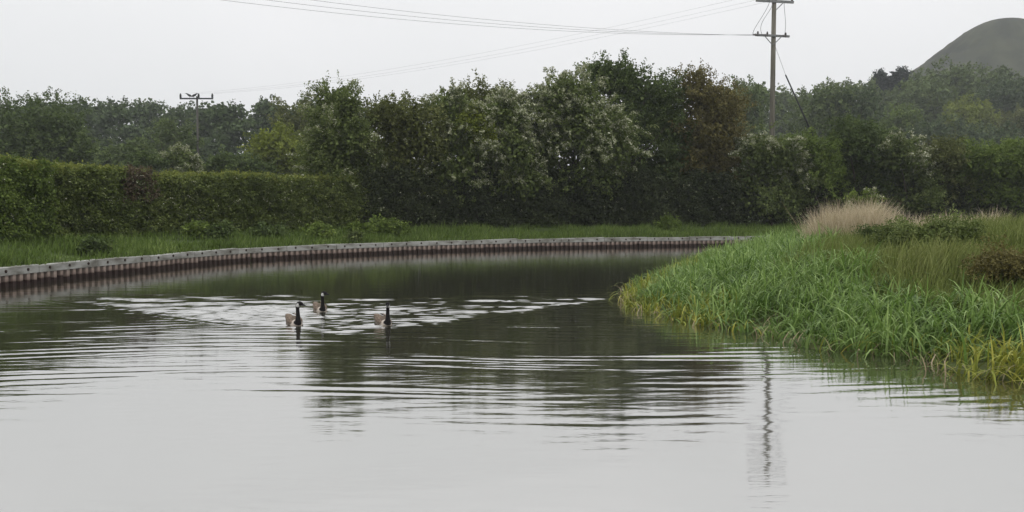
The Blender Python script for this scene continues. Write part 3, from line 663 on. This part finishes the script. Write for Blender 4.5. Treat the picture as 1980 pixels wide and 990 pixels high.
# left and far bank
n = 48000; sA, sB = bank_s(-40) - 3, bank_s(1500) + 4; s = rng.uniform(sA, sB, n); d = 8.2 * rng.uniform(0.002, 1, n) ** 1.35
q = bank_at(s, 0); nn = np.stack([np.interp(s, BS, BN[:, 0]), np.interp(s, BS, BN[:, 1])], -1); xy = q + nn * d[:, None]
cl = clumpy(xy[:, 0], xy[:, 1], 5, 1.5)
edge = np.arange(n) < 2600; se = s[edge]; de = rng.uniform(-0.11, 0.16, edge.sum()); keep = clumpy(se, se * 0.3, 44, 1.3) > 0.0
de = np.where(keep, de, 0.35); d[edge] = de; xy[edge] = q[edge] + nn[edge] * de[:, None]
h = np.clip(0.30 + 0.22 * cl + rng.normal(0, 0.09, n), 0.07, 0.9) * np.where(d < 0.3, 0.75, 1); P = np.c_[xy, land_h(d) - 0.03]
o = link("grass", blades(P, h, rng.uniform(0.010, 0.022, n), rng.uniform(0.1, 0.55, n), "grass", rng, "grass", 2, tint=0.45 + 0.2 * clumpy(xy[:, 0], xy[:, 1], 6, 1.1) + rng.normal(0, 0.22, n), curl=0.9))
tag(o, "rough green grass strip between the pale coping and the hedge", "grass", kind="stuff")
# weeds standing in the bank grass
WEEDS = [(415, 2.4, 0.55, 0.75, "dark", "dark weed clump beside the coping before the clipped hedge"), (385, 3.2, 0.45, 0.6, "fresh", "bright green tuft left of the dark weed clump"),
         (180, 1.2, 0.5, 0.4, "dark", "low dark weed patch overhanging the coping at left"), (520, 2.0, 0.7, 0.65, "dark", "leafy dark green dock clump on the grass strip"),
         (700, 2.6, 0.6, 0.7, "fresh", "left rounded nettle clump before the tall trees"), (740, 2.8, 0.75, 0.85, "fresh", "tallest rounded nettle clump before the tall trees"), (770, 2.4, 0.5, 0.6, "fresh", "right rounded nettle clump before the tall trees"),
         (612, 2.2, 0.7, 0.55, "fresh", "wide low green clump on the strip before the hedge"), (1290, 3.0, 0.6, 0.7, "fresh", "small green clump at the foot of the dark undergrowth"), (685, 0.5, 0.35, 0.35, "haw", "pale leaved dock plant hanging over the coping")]
for i, (px, d, r, hh, st, lab) in enumerate(WEEDS):
    p = bank_at(bank_s(px, d), d); z0 = float(land_h(d)); root = empty("weed_clump", (p[0], p[1], z0)); tag(root, lab, "plant", "weed clumps along the towpath")
    me, _ = crown_mesh("leaves", [((0, 0, hh * 0.5), (r, r, hh * 0.55))], 1500, 0.14, M[st], 600 + i, slen=0.3, upb=0.8, inner=0.3, per=12)
    link("leaves", me, root)
    mb = MB()
    for k in range(6): mb.tube([(rng.normal(0, r * 0.3), rng.normal(0, r * 0.3), -0.05), (rng.normal(0, r * 0.4), rng.normal(0, r * 0.4), hh * 0.8)], [0.012, 0.005], 4)
    tag(mb.build("stalks", M["bark"], root), kind="stuff")

def scatter(n, x0, x1, y0, y1, cond, seed):
    r = np.random.default_rng(seed); x = r.uniform(x0, x1, n); y = r.uniform(y0, y1, n); d = rdist(x, y); k = cond(x, y, d); return x[k], y[k], d[k]
# reeds: broad arching blades along the water's edge of the right bank
def reed_depth(y): return np.interp(y, [8, 14, 20, 26, 34, 42], [2.3, 2.9, 4.6, 5.4, 5.0, 4.0])
x, y, d = scatter(88000, 1.5, 18, 8, 44, lambda x, y, d: (clumpy(x, y, 30, 2.6) > -0.55) & (d > -0.10) & (d < reed_depth(y) + 0.6 * clumpy(x, y, 50, 1.4)) & (x / np.maximum(y, 1) < 0.72), 81)
n = len(x); print("reeds", n, "piles", npile, nseg)
cl = clumpy(x, y, 9, 1.6)
h = np.clip(np.interp(d, [-0.1, 0.3, 1.0, 2.0, 4], [0.30, 0.48, 0.68, 0.76, 0.72]) * np.interp(y, [24, 36], [1, 1.3]) * (1 + 0.25 * cl) + rng.normal(0, 0.10, n), 0.15, 1.5)
P = np.c_[x, y, rbank_h(d) - 0.05]
yel = (d < 1.0 + 0.7 * clumpy(x, y, 10, 0.9)) & (clumpy(x, y, 12, 0.55) + rng.normal(0, 0.35, n) > np.interp(x, [2.5, 5], [-0.5, 0.0]))
for nm, k, mt, lab in (("reeds", ~yel, "reed", "tall green arching reed grass filling the right bank to the water"), ("reeds", yel, "reedy", "yellowing reed tufts at the water's edge of the right bank")):
    m_ = k.sum()
    o = link(nm, blades(P[k], h[k] * (1.12 if mt == "reed" else 1.0), rng.uniform(0.010, 0.024, m_), rng.uniform(0.15, 1.3, m_), mt, rng, nm, 6, curl=1.35, tint=0.45 + 0.22 * cl[k] + rng.normal(0, 0.27, m_), wind=(0.28, -0.12)))
    tag(o, lab, "reeds", kind="stuff")
# dead stalks at the foot of the reeds
x, y, d = scatter(5000, 1.5, 14, 8, 30, lambda x, y, d: (d > -0.25) & (d < 0.35) & (x / np.maximum(y, 1) < 0.72), 84); n = len(x)
o = link("dead_reeds", blades(np.c_[x, y, np.maximum(rbank_h(d), -0.03) - 0.02], rng.uniform(0.12, 0.45, n), rng.uniform(0.006, 0.011, n), rng.uniform(0.5, 1.3, n), "straw", rng, "dead_reeds", 3, curl=0.9, tint=0.0 + rng.normal(0, 0.2, n)))
tag(o, "brown dead reed stalks bent over the water under the reeds", "reeds", kind="stuff")
# meadow grass on top of the right bank
mcond = lambda x, y, d: (d > reed_depth(y) - 0.8 + 0.5 * clumpy(x, y, 51, 1.8)) & (x / np.maximum(y, 1) < 0.72)
x, y, d = (np.concatenate(t) for t in zip(scatter(46000, 5, 40, 12, 47, mcond, 82), scatter(40000, 5.5, 17, 12.5, 29, mcond, 92)))
n = len(x); print("meadow", n)
cl = clumpy(x, y, 14, 1.1)
o = link("grass", blades(np.c_[x, y, rbank_h(d) - 0.03], np.clip(0.38 + 0.26 * cl + rng.normal(0, 0.13, n), 0.1, 1.0), rng.uniform(0.006, 0.013, n), rng.uniform(0.1, 0.5, n), "meadow", rng, "grass", 3, tint=0.45 + 0.22 * cl + rng.normal(0, 0.2, n)))
tag(o, "rough meadow grass on the crown of the right bank", "grass", kind="stuff")
# pale straw
x, y, d = scatter(100000, 8.5, 20, 26, 36, lambda x, y, d: (((x - 11.5) / 1.35) ** 2 + ((y - 30) / 2.4) ** 2 < 0.75 + 0.45 * clumpy(x, y, 21, 2.0) + np.random.default_rng(5).normal(0, 0.25, x.shape)) | ((((x - 15) / 3.2) ** 2 + ((y - 32) / 1.4) ** 2 < 1) & (np.random.default_rng(3).uniform(0, 1, x.shape) < 0.12)), 83)
n = len(x); print("straw", n); rr_ = ((x - 11.5) / 1.6) ** 2
o = link("dry_grass", blades(np.c_[x, y, rbank_h(d) - 0.03], np.where(rr_ < 1, 1.42 - 0.55 * rr_, 0.75) * (1 + 0.22 * clumpy(x, y, 33, 3)) * rng.uniform(0.5, 1.15, n), rng.uniform(0.004, 0.008, n), rng.uniform(0.05, 0.6, n), "straw", rng, "dry_grass", 3, curl=0.5, tint=0.5 + rng.normal(0, 0.28, n), wind=(0.18, 0)))
tag(o, "pale straw coloured dead grass standing on the right bank", "dry grass", kind="stuff")
def bank_bush(name, label, cat, px, py, Y, rpx, hpx, style, nl, seed, leaf=0.06, **kw):
    p = at(px, py, Y); dd = float(rdist(np.array([p[0]]), np.array([p[1]]))[0]); z0 = float(rbank_h(dd)); k = Y / FPX
    root = empty(name, (p[0], p[1], z0)); tag(root, label, cat); zc = p[2] - z0
    bl = [((0, 0, zc), (rpx * k, rpx * k * 0.8, hpx * k)), ((-0.4 * rpx * k, 0, zc * 0.7), (rpx * k * 0.7, rpx * k * 0.7, hpx * k * 0.9)), ((0.45 * rpx * k, 0.1, zc * 0.75), (rpx * k * 0.65, rpx * k * 0.6, hpx * k * 0.8))]
    me, bm = crown_mesh("foliage", bl, nl, leaf, M[style], seed, slen=0.4, per=14, **kw); link("foliage", me, root)
    if bm: link("blossom", bm, root)
    mb = MB(); r = np.random.default_rng(seed)
    for i in range(9):
        e = np.array([r.normal(0, rpx * k * 0.35), r.normal(0, 0.2), -0.05]); mb.tube([e, e + [r.normal(0, 0.15), r.normal(0, 0.15), zc * 0.6], e + [r.normal(0, 0.4), r.normal(0, 0.3), zc * 1.1]], [0.014, 0.010, 0.004], 4)
    tag(mb.build("stems", M["bark"], root), kind="stuff"); return root
bank_bush("bramble", "dark domed bramble bush on the right bank beside the straw", "shrub", 1825, 468, 20.5, 80, 42, "haw", 18000, 701)
bank_bush("weed_bush", "yellow green weedy bush between the straw and the bramble", "shrub", 1748, 462, 22, 44, 28, "haw", 9000, 702)
bank_bush("weed_bush", "rusty brown withered weeds at the right edge of the bank", "shrub", 1965, 510, 16.5, 80, 32, "bronze", 10000, 703, leaf=0.05)
bank_bush("weed_bush", "small dark green herb clump at the foot of the straw", "shrub", 1690, 462, 24.5, 30, 26, "dark", 5000, 704)
bank_bush("flowering_herb", "leafy green herb with pale heads above the straw", "plant", 1668, 390, 31.5, 30, 12, "fresh", 3000, 705, blossom=0.25, leaf=0.08)
# bare stems left of the straw
mb = MB(); r = np.random.default_rng(9); bp = onz(1585, 445, 0.9); p0 = at(1590, 440, 30)
root = empty("dry_stems", (p0[0], p0[1], 1.0)); tag(root, "few bare dry stalks leaning left of the straw", "plant")
for i in range(9):
    e = np.array([r.normal(0, 0.22), r.normal(0, 0.2), -0.1]); t_ = e + [r.uniform(-0.8, 0.15), r.normal(0, 0.1), r.uniform(0.8, 1.6)]
    link("stalk", MB().tube([e, (e + t_) / 2 + [0.05, 0, 0.06], t_], [0.010, 0.008, 0.004], 5).mesh("stalk", M["straw"]), root)

# ------------------------------------------------------------------ power poles
def insulator(mb, c, h=0.32, r=0.085, axis=(0, 0, 1)):
    return mb.lathe(c, [(0.02, 0), (r * 0.5, 0.02), (r, 0.06), (r * 0.5, h * 0.42), (r * 0.95, h * 0.5), (r * 0.45, h * 0.75), (r * 0.7, h * 0.85), (0.02, h)], 9, axis)
YP = 61.0; kP = YP / FPX
base = at(1490, 400, YP); zt = at(1497, -6, YP)[2]; zg = 1.1
root = empty("utility_pole", (base[0], base[1], zg)); tag(root, "near wooden power pole with two crossarms rising behind the hedgerow", "utility pole")
off = np.array([base[0], base[1], zg])
ptop = at(1497, -6, YP) - off
MB().tube([(0, 0, -0.3), ptop * 0.33, ptop * 0.66, ptop], [0.21, 0.19, 0.165, 0.145], 14).build("pole_shaft", M["pole"], root, smooth=True)
az_ = math.radians(12); ax = np.array([[math.cos(az_), math.sin(az_), 0], [-math.sin(az_), math.cos(az_), 0], [0, 0, 1]])
def along(px, py): return at(px, py, YP) - off
c1 = along(1497, 3.5); c2 = along(1493, 70)
arm1 = MB().box(c1 + [0, -0.16, 0], (2.78, 0.12, 0.17), ax).build("crossarm", M["arm"], root)
arm2 = MB().box(c2 + [0, -0.18, 0], (2.45, 0.12, 0.14), ax).build("crossarm", M["arm"], root)
for sgn in (-1, 1):
    MB().tube([c2 + ax[0] * 0.62 * sgn + [0, -0.22, -0.06], c2 + [0.04 * sgn, -0.2, -0.62]], 0.03, 5).build("brace", M["arm"], arm2)
MB().tube([c1 + ax[0] * 0.62 + [0, -0.22, -0.08], c1 + [0.05, -0.2, -0.62]], 0.03, 5).build("brace", M["arm"], arm1)
T1, T2 = [], []
for f in (-1.28, 0.12, 1.28):
    p = c1 + ax[0] * f + [0, -0.16, 0.08]; insulator(MB(), p).build("insulator", M["ceramic"], arm1, smooth=True); T1.append(p + [0, 0, 0.33] + off)
for f in (-1.12, -0.42, 0.95):
    p = c2 + ax[0] * f + [0, -0.18, 0.0]; ia = unit(np.array([-1, -0.25, 0.03]))
    insulator(MB(), p - ia * 0.05, 0.42, 0.10, ia).build("insulator", M["ceramic"], arm2, smooth=True); T2.append(p + ia * 0.38 + off)
    insulator(MB(), p + [0, 0, 0.06], 0.2, 0.08).build("insulator", M["ceramic"], arm2, smooth=True)
for pa, pb, bul in ((T1[0] - off + [0.9, 0, 0], T2[0] - off, (-0.1, -0.2, -0.3)), (T1[1] - off - [0.2, 0, 0.2], T2[1] - off, (-0.55, -0.2, 0.15)), (T1[2] - off - [0.55, 0, 0.3], T2[2] - off + [0.25, 0, 0], (0.12, -0.2, 0.0))):
    t = np.linspace(0, 1, 14)[:, None]; w1 = pa + np.array([0, -0.1, -1.0]); w2 = pb + np.array(bul) + np.array([0, 0, 0.75])
    pts_ = (1 - t) ** 3 * pa + 3 * (1 - t) ** 2 * t * w1 + 3 * (1 - t) * t * t * w2 + t ** 3 * pb
    MB().tube(pts_, 0.016, 5).build("jumper_cable", M["cable"], root, smooth=True)
s0_ = along(1499, 90); s1_ = along(1519, 145); s2_ = along(1556, 262); s2_[1] -= 1.5
MB().tube([s0_, s1_], 0.012, 5).build("stay_wire", M["cable"], root)
MB().tube([s1_, s1_ + (s2_ - s1_) * 0.5, s2_ + (s2_ - s1_) * 0.2], [0.05, 0.055, 0.055], 8).build("stay_guard", M["guard"], root, smooth=True)
# far pole
YF = 112.0; base = at(384, 400, YF); zg2 = 1.15
root = empty("utility_pole", (base[0], base[1], zg2)); tag(root, "far slender power pole with one crossarm above the left hedge", "utility pole")
off2 = np.array([base[0], base[1], zg2]); ptop = at(381, 186, YF) - off2
MB().tube([(0, 0, -0.3), ptop * 0.5, ptop], [0.17, 0.15, 0.12], 10).build("pole_shaft", M["oldpole"], root, smooth=True)
ca = at(381, 191, YF) - off2
arm3 = MB().box(ca + [0, -0.2, 0], (4.2, 0.14, 0.17)).build("crossarm", M["guard"], root); TF = []
for f, px in ((-2.0, 351), (0.28, 385), (2.0, 412)):
    p = ca + [f, -0.2, 0.1]; insulator(MB(), p, 0.55, 0.17).build("insulator", M["guard"], arm3, smooth=True); TF.append(p + [0, 0, 0.52] + off2)
MB().tube([ptop + [0, -0.2, -0.4], ptop * 0.45 + [0.05, -0.22, 0]], 0.02, 5).build("earth_cable", M["cable"], root)

# wires
def wire(a, b, sag, name, lab, group, r=0.011, n=60):
    t = np.linspace(0, 1, n)[:, None]; P = a + (b - a) * t; P[:, 2] -= sag * 4 * (t * (1 - t))[:, 0]
    o0 = P[0].copy(); o = MB().tube(P - o0, r, 4, True).build(name, M["cable"], None, smooth=True); o.location = o0; tag(o, lab, "wire", group); return o
for i, w in enumerate(("lowest", "middle", "uppermost")):
    far_e = at(-200, -92 - 17 * i, 38.0 + 0.6 * i)
    wire(T2[i], far_e, 1.0, "power_wire", w + " of the three wires running from the lower crossarm to upper left", "wires from the lower crossarm", 0.008)
for i, w in enumerate(("left", "middle", "right")):
    wire(T1[i], TF[i], 1.1, "power_wire", "faint wire to the far pole, the one on its " + w + " insulator", "wires to the far pole", 0.005)

# ------------------------------------------------------------------ birds
def spline(P, n):
    P = np.array(P, float); t = np.linspace(0, len(P) - 1, n); out = []
    for q in t:
        i = min(int(q), len(P) - 2); f = q - i; p0, p1, p2, p3 = P[max(i - 1, 0)], P[i], P[i + 1], P[min(i + 2, len(P) - 1)]
        out.append(0.5 * ((2 * p1) + (-p0 + p2) * f + (2 * p0 - 5 * p1 + 4 * p2 - p3) * f * f + (-p0 + 3 * p1 - 3 * p2 + p3) * f ** 3))
    return np.array(out)
def vcol_mat(name, rough=0.7):
    m, nt, o = new_mat(name); a = nt.nodes.new("ShaderNodeAttribute"); a.attribute_name = "plumage"
    n_ = nt.nodes.new("ShaderNodeTexNoise"); n_.inputs["Scale"].default_value = 40; mx = nt.nodes.new("ShaderNodeMix"); mx.data_type = 'RGBA'; mx.blend_type = 'MULTIPLY'; mx.inputs["Factor"].default_value = 0.35
    tc_ = nt.nodes.new("ShaderNodeTexCoord"); p = nt.nodes.new("ShaderNodeBsdfPrincipled"); p.inputs["Roughness"].default_value = rough; p.inputs["Specular IOR Level"].default_value = 0.1
    r_ = ramp(nt, [(0.35, (0.55, 0.55, 0.55)), (0.65, (1, 1, 1))]); L = nt.links.new
    L(tc_.outputs["Object"], n_.inputs["Vector"]); L(n_.outputs["Fac"], r_.inputs[0]); L(a.outputs["Color"], mx.inputs["A"]); L(r_.outputs[0], mx.inputs["B"]); L(mx.outputs["Result"], p.inputs["Base Color"]); L(p.outputs[0], o.inputs[0]); return m
M["plumage"] = vcol_mat("goose_plumage"); M["bill"] = noise_mat("black_bill", (0.010, 0.010, 0.010), (0.02, 0.02, 0.02), 20, rough=0.4)
M["wing"] = noise_mat("brown_wing_feathers", (0.085, 0.062, 0.045), (0.20, 0.155, 0.120), 22, stretch=(0.5, 2, 2), rough=0.8)
#           x      z      ry     rz
GOOSE = [(-0.44, 0.125, 0.012, 0.006), (-0.40, 0.120, 0.045, 0.018), (-0.33, 0.100, 0.085, 0.05), (-0.22, 0.062, 0.120, 0.095), (-0.08, 0.030, 0.148, 0.13), (0.07, 0.005, 0.150, 0.13), (0.19, -0.005, 0.125, 0.11),
         (0.268, 0.035, 0.086, 0.090), (0.300, 0.095, 0.058, 0.066), (0.308, 0.170, 0.044, 0.048), (0.304, 0.255, 0.038, 0.041), (0.304, 0.335, 0.035, 0.039), (0.314, 0.400, 0.040, 0.046), (0.345, 0.440, 0.044, 0.050), (0.390, 0.440, 0.037, 0.041), (0.420, 0.428, 0.027, 0.027)]
def goose(label, px, py, heading, scale, head_yaw, neck_lean=0.0):
    g = onz(px, py); root = empty("goose", (g[0], g[1], 0), heading); root.scale = (scale,) * 3; tag(root, label, "goose", "geese swimming on the canal")
    R = spline(GOOSE, 76); n = 22; T = unit(np.gradient(R[:, :2], axis=0)); V, COL = [], []
    s = np.linspace(0, 1, len(R)) * (len(GOOSE) - 1)
    for i, (x, z, ry, rz) in enumerate(R):
        t = T[i]; up = np.array([-t[1], t[0]]); w = sstep(9, 13, s[i]); ya = head_yaw * w
        for k in range(n):
            a = 2 * math.pi * k / n; cy, cz = math.cos(a) * ry, math.sin(a) * rz
            lx, lz = x + up[0] * cz, z + up[1] * cz; ly = cy
            dx, dy = lx - 0.318, ly; lx = 0.318 + dx * math.cos(ya) - dy * math.sin(ya); ly = dx * math.sin(ya) + dy * math.cos(ya)
            lx += neck_lean * max(0, z - 0.15); V.append((lx, ly, lz))
            sv = s[i] + 0.25 * math.sin(a)                      # neck colour line slants across the breast
            if sv > 7.15:
                c = (0.009, 0.008, 0.008)
                if 11.7 < s[i] < 13.35 and -0.98 < math.sin(a) < 0.50 - 0.45 * abs(s[i] - 12.4): c = (0.78, 0.77, 0.74)
            elif s[i] < 2.0: c = (0.012, 0.011, 0.010) if math.sin(a) > -0.2 else (0.7, 0.68, 0.64)
            elif s[i] > 5.8: c = (0.50, 0.44, 0.38)
            else:
                f = 0.5 + 0.5 * math.sin(a); bar = 0.85 + 0.15 * math.sin(s[i] * 22)
                c = tuple(np.array((0.34, 0.29, 0.24)) * (1 - f) * bar + np.array((0.13, 0.10, 0.075)) * f * bar)
            COL.append((*c, 1))
    m = len(R); F = [(i * n + k, i * n + (k + 1) % n, (i + 1) * n + (k + 1) % n, (i + 1) * n + k) for i in range(m - 1) for k in range(n)]
    me = bpy.data.meshes.new("body"); me.from_pydata(V, [], F + [tuple(range(n))[::-1], tuple((m - 1) * n + k for k in range(n))]); me.materials.append(M["plumage"])
    at_ = me.color_attributes.new("plumage", 'FLOAT_COLOR', 'POINT'); at_.data.foreach_set("color", np.array(COL, dtype=np.float32).ravel())
    me.polygons.foreach_set("use_smooth", np.ones(len(me.polygons), dtype=bool)); me.update(); link("body", me, root)
    # bill
    hp = np.array([0.412, 0, 0.428]); ca_, sa_ = math.cos(head_yaw), math.sin(head_yaw)
    def hd(p): dx, dy = p[0] - 0.318, p[1]; return np.array([0.318 + dx * ca_ - dy * sa_ + neck_lean * max(0, p[2] - 0.15), dx * sa_ + dy * ca_, p[2]])
    MB().tube([hd(hp), hd((0.442, 0, 0.421)), hd((0.474, 0, 0.411)), hd((0.492, 0, 0.406))], [0.025, 0.019, 0.013, 0.006], 10).build("bill", M["bill"], root, smooth=True)
    for sy in (-1, 1):
        e = hd((0.385, 0.036 * sy, 0.452)); MB().lathe(e, [(0.001, -0.006), (0.006, -0.003), (0.006, 0.003), (0.001, 0.006)], 8, axis=(0, 1, 0)).build("eye", M["bill"], root, smooth=True)
        # folded wing: a long shallow shell lying on the flank and back
        Wv, Wf = [], []; nu, nv = 14, 7
        for a in range(nu):
            u = a / (nu - 1); x = 0.20 - 0.62 * u; cx_ = np.interp(x, [r[0] for r in GOOSE[:7]], [r[1] for r in GOOSE[:7]]); ry = np.interp(x, [r[0] for r in GOOSE[:7]], [r[2] for r in GOOSE[:7]]); rz = np.interp(x, [r[0] for r in GOOSE[:7]], [r[3] for r in GOOSE[:7]])
            wdt = math.sin(math.pi * min(1, (u * 0.9 + 0.1))) ** 0.6
            for b in range(nv):
                v = b / (nv - 1); th = math.radians(8 + (8 + 58 * v) * wdt + 10 * u); lift = 0.016 * math.sin(math.pi * v) * wdt + 0.008 + 0.02 * u
                Wv.append((x, sy * (ry + lift) * math.cos(th), cx_ + (rz + lift) * math.sin(th) + 0.02 * u))
        for a in range(nu - 1):
            for b in range(nv - 1): Wf.append((a * nv + b, a * nv + b + 1, (a + 1) * nv + b + 1, (a + 1) * nv + b))
        MB().add(Wv, Wf).build("wing", M["wing"], root, smooth=True)
    return root
# heading: angle of the body axis from +X; the birds swim towards the viewer and to the right
goose("nearest goose at left with upright neck and white cheek, head turned right", 569, 626, math.radians(-62), 0.97, math.radians(45))
goose("farther goose behind with pale breast towards us, bill pointing right", 619, 600, math.radians(-66), 0.93, math.radians(48), 0.0)
goose("goose apart on the right seen head on", 741, 626, math.radians(-64), 0.95, math.radians(-22))
# two birds perched on the far crossarm
PERCH = [(-0.30, 0.02, 0.02, 0.010), (-0.18, 0.06, 0.04, 0.03), (-0.05, 0.11, 0.085, 0.085), (0.08, 0.17, 0.085, 0.09), (0.17, 0.23, 0.055, 0.06), (0.23, 0.275, 0.050, 0.05), (0.29, 0.28, 0.03, 0.03), (0.36, 0.27, 0.005, 0.005)]
for lab, px, rz, dz in (("dark bird perched left on the far pole crossarm", 367, 0.25, 0.1), ("dark bird perched right on the far pole crossarm", 375, 0.1, 0.12)):
    p = at(px, 191, YF - 0.2); root = empty("bird", (p[0], p[1] - 0.0, ca[2] + off2[2] + 0.11), rz + (math.pi if px == 367 else 0)); tag(root, lab, "bird", "birds on the far crossarm"); root.scale = (1.5, 1.5, 1.5)
    R = spline(PERCH, 24); T = unit(np.gradient(R[:, :2], axis=0)); V = []
    for i, (x, z, ry, rz_) in enumerate(R):
        up = np.array([-T[i][1], T[i][0]])
        for k in range(10):
            a = 2 * math.pi * k / 10; V.append((x + up[0] * math.sin(a) * rz_, math.cos(a) * ry, z + dz * 0.5 + up[1] * math.sin(a) * rz_))
    F = [(i * 10 + k, i * 10 + (k + 1) % 10, (i + 1) * 10 + (k + 1) % 10, (i + 1) * 10 + k) for i in range(23) for k in range(10)]
    MB().add(V, F).build("body", M["guard"], root, smooth=True)
    for sy in (-1, 1): MB().tube([(0.0, 0.03 * sy, 0), (0.0, 0.03 * sy, 0.06 + dz * 0.5)], 0.012, 5).build("leg", M["guard"], root)

# ------------------------------------------------------------------ damp air
m, nt, o_ = new_mat("haze"); pv = nt.nodes.new("ShaderNodeVolumePrincipled")
pv.inputs["Color"].default_value = (0.93, 0.96, 1.0, 1); pv.inputs["Density"].default_value = 0.00042; pv.inputs["Anisotropy"].default_value = 0.2
nt.links.new(pv.outputs[0], o_.inputs["Volume"])
hz = MB().box((0, 300, 46.5), (4200, 4200, 100)).build("haze", m); tag(hz, "thin pale haze filling the damp air", "haze", kind="stuff")
